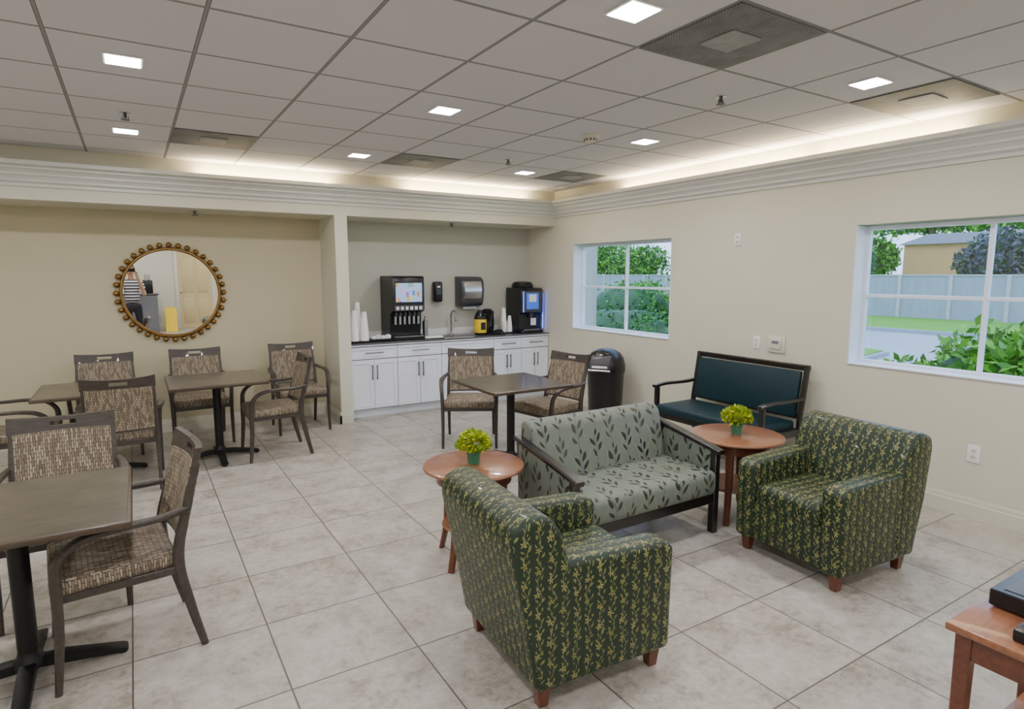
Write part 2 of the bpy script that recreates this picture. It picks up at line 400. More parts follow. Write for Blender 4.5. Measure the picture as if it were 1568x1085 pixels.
# windows
for k, (y0, y1, z0, z1) in enumerate(W):
    b = MB(); xa, xb = XR + .13, XR + .18; f = .035
    b.box(xa, xb, y0, y0 + f, z0, z1, M['winframe'], .004, 1); b.box(xa, xb, y1 - f, y1, z0, z1, M['winframe'], .004, 1)
    b.box(xa, xb, y0 + f, y1 - f, z0, z0 + f, M['winframe'], .004, 1); b.box(xa, xb, y0 + f, y1 - f, z1 - f, z1, M['winframe'], .004, 1)
    ym, zm = (y0 + y1) / 2, (z0 + z1) / 2
    b.box(xa + .005, xb - .005, ym - .014, ym + .014, z0 + f, z1 - f, M['winframe'], .003, 1)
    b.box(xa + .006, xb - .006, y0 + f, y1 - f, zm - .014, zm + .014, M['winframe'], .003, 1)
    b.box(xa + .022, xa + .026, y0 + f, y1 - f, z0 + f, z1 - f, M['glass'])
    b.box(XR - .012, xa, y0 - .0, y1 + .0, z0, z0 + .012, M['winframe'], .003, 1)
    b.box(XR - .004, xa, y1 - .008, y1, z0 + .012, z1, M['winframe']); b.box(XR - .004, xa, y0, y0 + .008, z0 + .012, z1, M['winframe'])
    b.obj('window_%d' % (k + 1))

# door in front wall (seen in the mirror)
b = MB(); dx0, dx1 = 1.1, 1.95; YD = YF + .001
M['door'] = basic('door_cream', (.60, .50, .27), .4)
b.box(dx0 - .08, dx0, YD, YD + .03, 0, 2.12, M['trim'], .004); b.box(dx1, dx1 + .08, YD, YD + .03, 0, 2.12, M['trim'], .004); b.box(dx0 - .08, dx1 + .08, YD, YD + .03, 2.12, 2.2, M['trim'], .004)
b.box(dx0, dx1, YD, YD + .02, .005, 2.12, M['door'])
for (a0, a1) in ((dx0 + .1, dx0 + .38), (dx0 + .47, dx1 - .1)):
    for (c0, c1) in ((.15, .85), (1.0, 1.95)): b.box(a0, a1, YD + .02, YD + .032, c0, c1, M['door'], .008)
b.cyl((dx0 + .06, YD + .02, 1.0), (dx0 + .06, YD + .07, 1.0), .012, .012, M['steel']); b.sphere((dx0 + .06, YD + .08, 1.0), .028, M['steel'])
b.obj('door_1')

# ------------------------------------------------------------------ ceiling fixtures
b = MB(); b.box(-.09, .09, -.09, .09, -.008, 0, M['white'], .003, 1); b.box(-.078, .078, -.078, .078, -.0105, -.0075, M['led'])
me_led = b.mesh('ceiling_light')
for X in (-1.79, .04, 1.87, 3.70):
    for Y in (5.705, 3.875, 2.045, .215, -1.615, -3.445):
        o = place(me_led, 'ceiling_light', (X, Y, ZC))
        L = bpy.data.lights.new('led_lamp', 'AREA'); L.size = .15; L.energy = 14.5; L.color = (1., .98, .99)
        lo = bpy.data.objects.new('led_lamp', L); COL.objects.link(lo); lo.parent = o; lo.location = (0, 0, -.016)
b = MB(); b.box(-.295, .295, -.295, .295, -.006, 0, M['vent'], .002, 1)
b.box(-.10, .10, -.10, .10, -.012, -.006, M['vent2'], .002, 1)
me_v = b.mesh('ceiling_vent')
for p in ((.65, 5.705), (2.48, 5.705), (4.31, 5.705), (2.48, 2.045), (4.31, 2.045)): place(me_v, 'ceiling_vent', (*p, ZC))
b = MB(); b.lathe([(0, -.004), (.035, -.004), (.035, 0)], (0, 0, 0), M['steel'], 20); b.cyl((0, 0, -.035), (0, 0, -.003), .009, .012, M['dgrey'], 12)
b.lathe([(0, -.05), (.028, -.048), (.028, -.045), (0, -.04)], (0, 0, 0), M['dgrey'], 16); b.box(-.02, -.016, -.004, .004, -.047, -.02, M['dgrey']); b.box(.016, .02, -.004, .004, -.047, -.02, M['dgrey'])
me_s = b.mesh('fire_sprinkler')
for p in ((.04, 5.1, ZC), (3.2, 2.69, ZC), (3.17, 5.18, ZC), (.6, 7.15, ZS), (3.5, 7.1, ZS)): place(me_s, 'fire_sprinkler', p)
b = MB(); b.lathe([(0, -.05), (.03, -.05), (.045, -.042), (.05, -.022), (.068, -.02), (.07, 0)], (0, 0, 0), M['alm'], 32)
for i in range(10):
    a = i * .628; b.box(-.006, .006, .047, .052, -.04, -.024, M['dgrey'], T=Matrix.Rotation(a, 4, 'Z'))
b.obj('smoke_detector', (3.2, 3.97, ZC))
def cove(p0, p1):
    b = MB(); b.cyl(p0, p1, .012, .012, M['cove'], 10); o = b.obj('cove_strip_light')
    L = bpy.data.lights.new('cove_lamp', 'AREA'); L.shape = 'RECTANGLE'; d = Vector(p1) - Vector(p0); L.size = d.length; L.size_y = .03; L.energy = 13. * d.length; L.color = (1., .80, .50)
    lo = bpy.data.objects.new('cove_lamp', L); COL.objects.link(lo); lo.parent = o
    lo.location = (Vector(p0) + Vector(p1)) / 2 + Vector((0, 0, .016)); lo.rotation_euler = (math.pi, 0, 0 if abs(d.y) < abs(d.x) else math.pi / 2)
zt = 2.642
for x0, x1 in ((.62, 1.92), (2.78, 4.45)): cove((x0, YB - .065, zt), (x1, YB - .065, zt))
for y0, y1 in ((5.45, 4.3), (4.25, 3.2), (3.12, 2.05), (-.5, -2.)): cove((XR - .065, y0, zt), (XR - .065, y1, zt))

# ------------------------------------------------------------------ wall plates
def plate(name, y, z, w, h, d, mat, kind):
    b = MB(); b.box(XR - d, XR, y - w / 2, y + w / 2, z - h / 2, z + h / 2, mat, .003, 2)
    if kind == 'outlet':
        for s in (-.022, .022):
            b.box(XR - d - .003, XR - d, y - .015, y + .015, z + s - .014, z + s + .014, M['alm'], .002)
            for q in (-.006, .006): b.box(XR - d - .0036, XR - d, y + q - .001, y + q + .001, z + s - .004, z + s + .007, M['black'])
    if kind == 'thermo':
        b.box(XR - d - .012, XR - d, y - w * .32, y + w * .32, z - h * .3, z + h * .32, M['alm'], .004)
        b.box(XR - d - .014, XR - d - .011, y - w * .2, y + w * .2, z + h * .02, z + h * .2, M['grey'])
    b.obj(name)
plate('wall_sensor', 3.86, 2.03, .07, .115, .012, M['white'], 'outlet')
plate('thermostat', 3.39, 1.08, .17, .15, .018, M['alm'], 'thermo')
plate('wall_switch', 3.60, 1.075, .075, .12, .01, M['white'], 'outlet')
plate('wall_outlet', 1.81, .46, .08, .125, .008, M['white'], 'outlet')

# ------------------------------------------------------------------ mirror (hung with a slight forward lean)
b = MB(); T = Matrix.Rotation(math.pi / 2, 4, 'X')
b.lathe([(0, .012), (.447, .012)], (0, 0, 0), M['mirror'], 64, T=T)
b.lathe([(.445, .0), (.445, .028), (.455, .036), (.468, .036), (.478, .026), (.478, 0)], (0, 0, 0), M['gold'], 64, T=T)
for i in range(36):
    a = i * 2 * math.pi / 36
    b.sphere((.503 * math.cos(a), .503 * math.sin(a), .024), .026, M['gold'], n=12, T=T); b.lathe([(.018, 0), (.03, .008), (.018, .014)], (.503 * math.cos(a), .503 * math.sin(a), 0), M['gold'], 12, T=T)
o = b.obj('round_wall_mirror', (.36, YA - .009, 1.51)); o.rotation_euler = (math.radians(.5), 0, 0)

# ------------------------------------------------------------------ kitchenette cabinet
CY = 6.98; CT = .865
b = MB(); b.box(2.087, XR - .002, CY, YA - .002, .1, CT, M['cab']); b.box(2.087, XR - .002, CY + .06, YA - .01, 0, .1, M['cab'])
b.box(2.087, XR - .002, CY - .035, YA - .002, CT, CT + .035, M['counter'], .004, 1)
b.box(2.09, XR - .002, CY - .037, CY - .0355, CT + .002, CT + .014, M['cab'])
b.box(2.087, XR - .002, YA - .02, YA - .002, CT + .035, CT + .12, M['white'], .002, 1)
def shaker(x0, x1, z0, z1, fr=.05):
    b.box(x0, x1, CY - .012, CY, z0, z1, M['cab'])
    for q in ((x0, x0 + fr, z0, z1), (x1 - fr, x1, z0, z1), (x0 + fr, x1 - fr, z0, z0 + fr), (x0 + fr, x1 - fr, z1 - fr, z1)):
        b.box(q[0], q[1], CY - .022, CY - .012, q[2], q[3], M['cab'], .002, 1)
M['handle'] = basic('handle_dark_steel', (.22, .22, .23), .3, 1.)
def bar(p0, p1):
    b.cyl(p0, p1, .007, .007, M['handle'], 10); p0, p1 = Vector(p0), Vector(p1)
    for q in (.12, .88):
        r_ = p0.lerp(p1, q); b.cyl(r_, r_ + Vector((0, .03, 0)), .005, .005, M['handle'], 8)
M['gapm'] = basic('cabinet_shadow_gap', (.25, .25, .27), .8)
b.box(2.088, XR - .003, CY - .003, CY - .001, .104, CT - .002, M['gapm'])
bd = [2.09, 2.68, 3.27, 4.03, 4.47, 4.912]
for i in range(5):
    x0, x1 = bd[i] + .004, bd[i + 1] - .004; xm = (x0 + x1) / 2
    shaker(x0, x1, .712, .855, .035)
    if i != 2: bar((xm - .11, CY - .05, .785), (xm + .11, CY - .05, .785))
    shaker(x0, xm - .003, .115, .70); shaker(xm + .003, x1, .115, .70)
    for s in (-.03, .03): bar((xm + s, CY - .05, .46), (xm + s, CY - .05, .64))
b.box(3.35, 3.85, 7.08, 7.36, CT + .034, CT + .037, M['steel'], .001, 1); b.box(3.37, 3.83, 7.10, 7.34, CT + .036, CT + .0385, M['dgrey'])
b.obj('kitchen_cabinet')
CZ = CT + .0352
b = MB(); b.lathe([(0, 0), (.028, 0), (.026, .02), (.014, .03), (.012, .05)], (0, 0, 0), M['steel'], 16)
b.tube([(0, 0, .03), (0, 0, .18), (0, -.005, .27), (0, -.06, .325), (0, -.13, .30), (0, -.145, .22), (0, -.145, .19)], .011, M['steel']); b.cyl((.012, 0, .06), (.06, 0, .09), .006, .005, M['steel'], 8)
b.obj('sink_faucet', (3.62, 7.40, CZ))

# soda fountain
b = MB(); w = .205
b.prism('X', [(-.22, 0), (.22, 0), (.22, .78), (-.20, .78), (-.22, .76), (-.22, .36), (-.10, .33), (-.08, .06), (-.22, .045)], -w, w, M['black'], .006, 1)
b.box(-.185, .185, -.224, -.218, .44, .72, M['black'], .004, 1); b.box(-.17, .17, -.2265, -.2235, .47, .70, M['screen'])
b.box(-.19, .19, -.225, -.12, .038, .052, M['steel'], .003, 1)
b.box(-.19, .19, -.226, -.205, .36, .43, M['dgrey'], .004, 1)
for i in range(6):
    x = -.15 + i * .06; b.cyl((x, -.17, .34), (x, -.17, .29), .016, .012, M['dgrey'], 12); b.box(x - .014, x + .014, -.15, -.14, .19, .30, M['steel'], .003, 1)
    b.box(x - .018, x + .018, -.232, -.224, .375, .415, M['white'], .003, 1)
b.box(-w, w, -.215, .215, .782, .786, M['dgrey'])
b.obj('soda_fountain', (2.87, 7.24, CZ))

def cupstack(b, c, r, n, h0=.13, st=.016, mat=None):
    pr = [(0, 0), (r * .72, 0)]
    for i in range(n):
        zz = h0 + i * st; pr += [(r * .97, zz - .006), (r * 1.04, zz - .005), (r * 1.04, zz), (r * .93, zz + .002)]
    pr += [(0, h0 + (n - 1) * st)]
    b.lathe(pr, c, mat or M['foam'], 20)
def cone_stack(b, c, r, h, n=9):
    pr = [(0, 0), (r, 0)]
    for i in range(n):
        z = h * (.3 + .7 * (i + 1) / n); q = r * (1 - .45 * (i + 1) / n); pr += [(q, z - .014), (q * .96, z)]
    pr += [(r * .5, h), (0, h)]
    b.lathe(pr, c, M['foam'], 20)
b = MB(); b.box(-.09, .17, -.10, .10, 0, .025, M['black'], .004, 1)
cone_stack(b, (-.02, -.05, .025), .052, .36); cone_stack(b, (.10, -.05, .025), .052, .34); cone_stack(b, (.05, .05, .025), .052, .45); b.obj('foam_cup_stack', (2.21, 7.10, CZ))
b = MB(); b.box(-.13, .13, -.09, .09, 0, .035, M['black'], .005, 1)
for i, x in enumerate((-.09, -.03, .03, .09)): b.lathe([(0, 0), (.03, 0), (.034, .03 + .01 * (i % 2)), (0, .04 + .01 * (i % 2))], (x, -.03, .035), M['foam'], 16); b.box(x - .02, x + .02, .02, .05, .035, .06, M['white'], .003, 1)
b.obj('condiment_tray', (2.52, 7.10, CZ))
b = MB(); b.lathe([(0, 0), (.035, 0), (.035, .20), (.02, .22), (.01, .24), (.01, .27), (0, .27)], (0, 0, 0), M['steel'], 18); b.cyl((0, 0, .265), (0, -.05, .25), .005, .005, M['steel'], 8); b.obj('syrup_pump_bottle', (3.19, 7.28, CZ))
b = MB(); b.box(-.12, .12, -.05, .05, 0, .03, M['foam'], .006, 1); b.box(-.13, .13, -.06, .06, 0, .008, M['black'], .002, 1); b.obj('napkin_stack', (3.21, 7.08, CZ))
b = MB(); b.box(-.06, .06, -.10, 0, 0, .27, M['black'], .025, 3); b.box(-.035, .035, -.104, -.09, .10, .17, M['dgrey'], .004, 1); b.box(-.02, .02, -.103, -.098, .19, .215, M['white'], .002, 1); b.obj('soap_dispenser', (3.45, YA - .001, 1.34))
b = MB(); b.prism('X', [(0, 0), (-.16, 0), (-.20, .05), (-.23, .20), (-.21, .34), (-.15, .39), (0, .40)], -.17, .17, M['dgrey'], .015, 2)
b.prism('X', [(-.150, .02), (-.215, .10), (-.236, .20), (-.215, .33), (-.16, .38)], -.13, .13, M['steel'], .005, 1)
b.box(-.12, .12, -.17, -.05, -.004, .004, M['black']); b.box(-.10, .10, -.12, -.118, -.04, .0, M['foam']); b.obj('paper_towel_dispenser', (3.9, YA - .001, 1.28))
b = MB(); b.lathe([(0, 0), (.075, 0), (.08, .02), (.082, .03)], (0, 0, 0), M['black'], 24); b.lathe([(.082, .03), (.084, .04), (.084, .20), (.08, .215)], (0, 0, 0), M['yellow'], 24)
b.lathe([(.083, .21), (.086, .225), (.07, .27), (.05, .30), (.03, .33), (0, .335)], (0, 0, 0), M['black'], 24); b.box(-.02, .02, -.14, -.04, .26, .29, M['black'], .008); b.tube([(.0, .08, .24), (0, .13, .2), (.0, .13, .1), (.0, .085, .06)], .01, M['black'])
b.box(-.035, .035, -.086, -.080, .07, .17, M['black'], .004, 1); b.obj('coffee_airpot', (3.95, 7.18, CZ))
b = MB(); b.lathe([(0, 0), (.08, 0), (.085, .03), (.09, .12), (.075, .18), (.085, .22), (.09, .30), (.05, .335), (0, .34)], (0, 0, 0), M['black'], 24); b.tube([(-.0, -.08, .28), (0, -.15, .25), (0, -.15, .12), (0, -.085, .08)], .011, M['black']); b.obj('coffee_carafe', (4.13, 7.3, CZ))
b = MB(); b.lathe([(0, 0), (.07, 0), (.072, .04), (.04, .07), (0, .07)], (0, 0, 0), M['black'], 20); b.box(-.10, .10, -.03, .04, 0, .03, M['black'], .01); b.obj('lid_holder', (4.16, 7.05, CZ))
b = MB(); b.box(-.07, .08, -.07, .07, 0, .02, M['black'], .003, 1); cone_stack(b, (-.02, .02, .02), .045, .33); cone_stack(b, (.045, -.03, .02), .038, .22); cupstack(b, (-.045, -.04, .02), .036, 4, .1); b.obj('paper_cup_stack', (4.36, 7.20, CZ))
b = MB(); b.prism('X', [(-.21, 0), (.20, 0), (.20, .62), (-.17, .62), (-.21, .58), (-.21, .28), (-.13, .26), (-.13, .05), (-.21, .04)], -.18, .18, M['black'], .008, 1)
b.box(-.17, .17, -.214, -.206, .29, .58, M['dgrey'], .004, 1); b.box(-.10, .10, -.217, -.212, .33, .55, M['bluescr'], .004, 1); b.box(-.06, .06, -.219, -.2165, .43, .53, M['white'], .002, 1)
b.box(-.155, -.145, -.217, -.212, .29, .57, M['blue']); b.box(-.13, .13, -.20, -.13, .038, .05, M['steel'], .002, 1); b.cyl((0, -.17, .28), (0, -.17, .21), .03, .02, M['dgrey'], 14)
b.box(.02, .11, -.134, -.131, .1, .2, M['white'], .003, 1)
b.lathe([(.15, 0), (.155, .03), (.13, .075), (.06, .09), (0, .09)], (-.02, .02, .62), M['black'], 28)
b.box(.181, .186, -.20, -.185, .06, .55, M['blue']); b.obj('coffee_machine', (4.69, 7.235, CZ))

# ------------------------------------------------------------------ trash can
b = MB(); b.lathe([(0, 0), (.17, 0), (.175, .02), (.195, .55), (.2, .56), (.205, .60)], (0, 0, 0), M['black'], 40)
b.lathe([(.208, .585), (.21, .61), (.207, .66), (.19, .73), (.155, .785), (.10, .82), (.04, .835), (0, .836)], (0, 0, 0), M['black'], 40)
Tt = Matrix.Rotation(math.radians(-58), 4, 'Z')
b.prism('X', [(-.12, .62), (-.222, .62), (-.214, .70), (-.17, .765), (-.12, .77)], -.105, .105, M['dgrey'], .006, 1, T=Tt)
b.prism('X', [(-.13, .635), (-.2255, .635), (-.2175, .665), (-.13, .67)], -.085, .085, M['steel'], .004, 1, T=Tt)
b.box(-.12, .12, -.225, -.19, .598, .618, M['steel'], .003, 1, T=Tt)
o = b.obj('trash_can', (4.60, 5.36, 0)); o.scale = (1.08, 1.08, 1.03)

# ------------------------------------------------------------------ dining table
b = MB(); h = .40
b.box(-h, h, -h, h, .722, .748, M['tedge'], .006, 2); b.box(-h + .012, h - .012, -h + .012, h - .012, .735, .75, M['ttop'], .002, 1)
b.box(-.2, .2, -.03, .03, .708, .722, M['blackm']); b.box(-.03, .03, -.2, .2, .706, .722, M['blackm'])
b.cyl((0, 0, .06), (0, 0, .71), .036, .036, M['blackm'], 24); b.lathe([(.06, .05), (.055, .08), (.04, .10), (.036, .12)], (0, 0, 0), M['blackm'], 24)
for a in range(4):
    T = Matrix.Rotation(a * math.pi / 2, 4, 'Z')
    b.prism('Y', [(0, .04), (.10, .035), (.30, .012), (.335, .008), (.345, .022), (.33, .034), (.12, .075), (0, .085)], -.028, .028, M['blackm'], .006, 1, T=T)
    b.cyl((.32, 0, 0), (.32, 0, .012), .02, .02, M['blackm'], 12, T=T)
me_t = b.mesh('dining_table')
for p, s in (((2.83, 4.585), 1.), ((.60, 6.17), 1.), ((-.33, 6.2), 1.), ((-.48, 3.13), 1.04)):
    o = place(me_t, 'dining_table', (*p, 0)); o.scale = (s, s, 1)

# ------------------------------------------------------------------ dining chair
def yb(x, z): return .195 + max(0, z - .45) * .24 + .034 * (1 - (x / .235) ** 2)
b = MB()
for s in (-1, 1):
    b.sweep([(s * .235, .285, 0), (s * .235, .235, .22), (s * .235, .20, .44), (s * .232, .245, .66), (s * .226, .30, .86)], [.026, .03, .034, .03, .026], [.03, .04, .048, .036, .026], M['chairwood'])
    b.sweep([(s * .262, -.265, 0), (s * .262, -.245, .25), (s * .265, -.24, .47), (s * .272, -.225, .57), (s * .28, -.15, .635), (s * .282, -.03, .655), (s * .272, .12, .655), (s * .245, .25, .665)],
            [.026, .032, .034, .036, .044, .05, .042, .03], [.026, .036, .042, .036, .028, .024, .024, .026], M['chairwood'])
    b.box(s * .235 - .012, s * .235 + .012, -.23, .21, .375, .41, M['chairwood'], .003, 1)
b.box(-.25, .25, -.25, -.225, .37, .41, M['chairwood'], .003, 1); b.box(-.23, .23, .19, .21, .37, .41, M['chairwood'], .003, 1)
b.prism('Z', [(-.25, -.265), (.25, -.265), (.228, .20), (-.228, .20)], .40, .475, M['weave'], .022, 3)
b.slab(-.222, .222, .50, .845, .042, yb, M['weave'], 10, 4)
tp = lambda x: .016 * (x / .24) ** 2
for q in ((-.245, -.06), (.06, .245)): b.slab(q[0], q[1], .84, .915, .03, yb, M['chairwood'], 6, 2, tp)
b.slab(-.06, .06, .84, .868, .03, yb, M['chairwood'], 4, 1); b.slab(-.06, .06, .895, .915, .03, yb, M['chairwood'], 4, 1)
b.slab(-.222, .222, .485, .502, .03, yb, M['chairwood'], 8, 1)
me_c = b.mesh('dining_chair')
for (x, y, r_) in ((2.86, 5.42, -30), (3.38, 4.77, -79), (-.28, 6.90, 0), (.52, 6.93, 0), (1.5, 6.93, 0), (1.08, 6.08, -90), (-.14, 5.76, 180), (-.85, 6.15, 90), (-.38, 3.84, 0), (-.13, 3.2, -84)):
    place(me_c, 'dining_chair', (x, y, 0), r_)

# ------------------------------------------------------------------ armchair
b = MB()
for s in (-1, 1):
    xo, xi = s * .355, s * .22
    b.prism('X', [(-.345, .09), (.28, .09), (.31, .55), (.25, .605), (-.30, .585), (-.355, .56)], min(xo, xi), max(xo, xi), M['floral'], .034, 4)
b.box(-.23, .23, -.335, .2, .10, .34, M['floral'], .02, 2)
b.box(-.218, .218, -.352, .19, .31, .46, M['floral'], .05, 4)
b.prism('X', [(.13, .12), (.12, .42), (.215, .73), (.265, .80), (.34, .815), (.42, .785), (.44, .71), (.375, .42), (.32, .09)], -.36, .36, M['floral'], .03, 4)
for x in (-.295, .295):
    for y in (-.285, .27): b.frustum((x, y), 0, .10, .04, .062, M['cherryd'])
me_a = b.mesh('floral_armchair', 40)
place(me_a, 'floral_armchair', (1.565, 2.11, 0), 86); place(me_a, 'floral_armchair', (3.44, 2.0, 0), -94)

# ------------------------------------------------------------------ loveseat
b = MB(); hw = .58
for s in (-1, 1):
    b.box(s * hw - .024, s * hw + .024, -.30, -.25, 0, .56, M['blackwood'], .005, 1)
    b.sweep([(s * (hw - .01), .33, 0), (s * (hw - .01), .28, .3), (s * (hw - .01), .30, .66)], .045, .05, M['blackwood'])
    b.sweep([(s * hw, -.325, .555), (s * hw, -.1, .60), (s * hw, .32, .675)], .062, .032, M['blackwood'])
    b.prism('X', [(-.26, .24), (.28, .24), (.28, .645), (-.26, .555)], s * hw - .02, s * hw + .02, M['leaf'], .006, 1)
    b.box(s * hw - .02, s * hw + .02, -.25, .28, .20, .25, M['blackwood'], .004, 1)
b.box(-hw + .02, hw - .02, -.295, -.262, .21, .275, M['blackwood'], .004, 1); b.box(-hw + .02, hw - .02, .25, .29, .2, .27, M['blackwood'], .004, 1)
b.box(-hw + .024, hw - .024, -.33, .2, .275, .44, M['leaf'], .045, 4)
b.prism('X', [(.12, .40), (.20, .75), (.25, .79), (.31, .79), (.345, .75), (.30, .27), (.16, .27)], -hw + .03, hw - .03, M['leaf'], .028, 4)
b.obj('leaf_print_loveseat', (2.60, 2.87, 0), 0, 40)

# ------------------------------------------------------------------ teal bench
b = MB(); hw = .58
for s in (-1, 1):
    b.sweep([(s * hw, .30, 0), (s * hw, .24, .40), (s * hw, .27, .66), (s * hw, .31, .92)], .042, .045, M['blackwood'])
    b.box(s * hw - .021, s * hw + .021, -.29, -.248, 0, .63, M['blackwood'], .005, 1)
    b.sweep([(s * hw, -.31, .64), (s * hw, -.15, .655), (s * hw, .1, .65), (s * hw, .27, .66)], .052, .028, M['blackwood'])
    b.box(s * hw - .018, s * hw + .018, -.25, .24, .34, .40, M['blackwood'], .004, 1)
b.box(-hw, hw, -.28, -.25, .34, .40, M['blackwood'], .004, 1); b.box(-hw, hw, .21, .24, .34, .40, M['blackwood'], .004, 1)
b.box(-hw + .02, hw - .02, -.30, .21, .39, .47, M['teal'], .025, 3)
b.sweep([(-hw - .02, .312, .915), (hw + .02, .312, .915)], .05, .035, M['blackwood'], side=(0, 0, 1), sub=1)
b.prism('X', [(.20, .50), (.262, .885), (.305, .885), (.25, .50)], -hw + .03, hw - .03, M['teal'], .014, 2)
b.sweep([(-hw, .248, .50), (hw, .248, .50)], .04, .03, M['blackwood'], side=(0, 0, 1), sub=1)
b.obj('teal_settee', (4.51, 3.6, 0), -90)

# ------------------------------------------------------------------ round tables
b = MB(); b.lathe([(0, .545), (.30, .545), (.318, .552), (.322, .56), (.318, .568), (.306, .572), (0, .572)], (0, 0, 0), M['cherry'], 64)
b.lathe([(.235, .475), (.24, .475), (.24, .545), (.235, .545)], (0, 0, 0), M['cherryd'], 48)
b.lathe([(0, .205), (.20, .205), (.208, .213), (.2, .223), (0, .223)], (0, 0, 0), M['cherry'], 48)
for a in range(4):
    an = a * math.pi / 2 + .5; c, s = math.cos(an), math.sin(an)
    b.sweep([(c * .262, s * .262, 0), (c * .225, s * .225, .14), (c * .212, s * .212, .3), (c * .225, s * .225, .545)], [.04, .045, .05, .06], [.026, .028, .03, .03], M['cherryd'], side=(-s, c, 0))
me_r = b.mesh('round_side_table')
RT = [(1.665, 3.12, .94), (3.57, 2.74, 1.)]
for p in RT: o = place(me_r, 'round_side_table', (p[0], p[1], 0)); o.scale = (p[2], p[2], 1.02)

def leafmesh(name, pts, size, mats, loc, extra=None, wid=.45):
    V, F, MI = [], [], []
    for (p, nrm) in pts:
        d = Vector((random.gauss(0, 1), random.gauss(0, 1), random.gauss(0, 1))).normalized() if nrm is None else (nrm + Vector((random.gauss(0, .45), random.gauss(0, .45), random.gauss(0, .45)))).normalized()
        q = d.cross(Vector((random.random() - .5, random.random() - .5, random.random() - .5))).normalized(); s = size * random.uniform(.6, 1.25)
        i = len(V); up = d.cross(q) * s * .12; p = Vector(p)
        V += [p, p + d * s * .5 + q * s * wid * .5 + up, p + d * s, p + d * s * .5 - q * s * wid * .5 + up]; F.append((i, i + 1, i + 2, i + 3)); MI.append(random.randrange(len(mats)))
    me = bpy.data.meshes.new(name); me.from_pydata([tuple(v) for v in V], [], F)
    for m in mats: me.materials.append(m)
    for f, k in zip(me.polygons, MI): f.material_index = k
    if extra:
        bm = bmesh.new(); bm.from_mesh(me); ex = extra
        me2 = ex.mesh('x'); off = len(me.materials)
        for m in me2.materials: me.materials.append(m)
        for f in me2.polygons: f.material_index += off
        bm.from_mesh(me2); bm.to_mesh(me); bm.free()
    return place(me, name, loc)
def ell_pts(c, r, n, lo=.75):
    out = []
    for _ in range(n):
        d = Vector((random.gauss(0, 1), random.gauss(0, 1), random.gauss(0, 1))).normalized(); k = random.uniform(lo, 1.0)
        out.append((Vector((c[0] + d.x * r[0] * k, c[1] + d.y * r[1] * k, c[2] + d.z * r[2] * k)), None))
    return out
for p in RT:
    e = MB(); e.lathe([(0, 0), (.032, 0), (.036, .01), (.042, .06), (.046, .065), (.046, .072), (.038, .072), (.036, .06), (0, .06)], (0, 0, 0), M['pot'], 24)
    for k in range(14):
        a = k * 2.4; rr_ = .055 * math.sqrt((k + .5) / 14); e.cyl((rr_ * .3 * math.cos(a), rr_ * .3 * math.sin(a), .06), (rr_ * math.cos(a), rr_ * math.sin(a), .11), .003, .003, M['petal2'], 6)
    pts = []
    for _ in range(700):
        d = Vector((random.gauss(0, 1), random.gauss(0, 1), random.gauss(0, 1))).normalized(); d.z = abs(d.z) * 1. - .25
        pts.append((Vector((d.x * .085, d.y * .085, .125 + d.z * .075)) * random.uniform(.88, 1.05), d))
    leafmesh('potted_flower', pts, .03, [M['petal'], M['petal'], M['petal2']], (p[0], p[1], .5842), e, .7)

# ------------------------------------------------------------------ end table lower right with electronics
b = MB(); x0, x1, y0, y1 = 0, .66, -.62, 0
b.box(x0, x1, y0, y1, .575, .60, M['cherry'], .005, 2)
b.box(x0 + .03, x1 - .03, y0 + .03, y1 - .03, .49, .575, M['cherryd'])
for x in (.045, .615):
    for y in (-.575, -.045): b.frustum((x, y), 0, .575, .038, .046, M['cherryd'])
b.box(x0 + .05, x1 - .05, y0 + .05, y1 - .05, .14, .16, M['cherry'])
b.obj('end_table', (2.14, .82, 0))
b = MB(); b.box(0, .36, -.26, 0, .006, .062, M['black'], .004, 1); b.box(.02, .34, -.262, -.258, .02, .05, M['dgrey']); b.box(.03, .33, -.23, -.03, .062, .064, M['dgrey'])
for x in (.03, .33):
    for y in (-.03, -.23): b.cyl((x, y, 0), (x, y, .008), .012, .012, M['black'], 10)
b.obj('media_player', (2.37, .79, .60))
b = MB(); b.box(0, .15, -.12, 0, 0, .04, M['black'], .008, 2)
for i in range(4): b.box(.03 + i * .03, .045 + i * .03, -.07, -.05, .035, .043, M['grey'], .001, 1)
b.obj('remote_control', (2.195, .665, .60))

# ------------------------------------------------------------------ behind camera (mirror reflection)
b = MB(); b.box(-.9, .65, -.3, .3, 0, .98, M['grey'], .01, 1); b.box(-.94, .69, -.34, .34, .98, 1.02, M['counter'], .006, 1)
for x in (-.9, -.5, -.1, .28): b.box(x + .02, x + .36, .3, .312, .1, .9, M['grey'], .004, 1)
b.obj('reception_counter', (-.1, -3.9, 0))
b = MB(); b.box(-.12, .12, -.12, .12, 0, .34, M['black'], .02, 2); b.lathe([(0, 0), (.07, 0), (.07, .02), (.06, .14), (0, .15)], (0, 0, .34), M['steel'], 20); b.obj('coffee_urn', (.35, -3.9, 1.0201))
b = MB()
for s in (-1, 1): b.prism('X', [(s * .16, 0), (s * .18, .0), (s * .03, .62), (s * .012, .62)], -.14, .14, M['yellow'], .006, 1)
b.box(-.06, .06, -.03, .03, .60, .66, M['yellow'], .01, 2)
b.obj('wet_floor_sign', (.84, -3.75, 0))

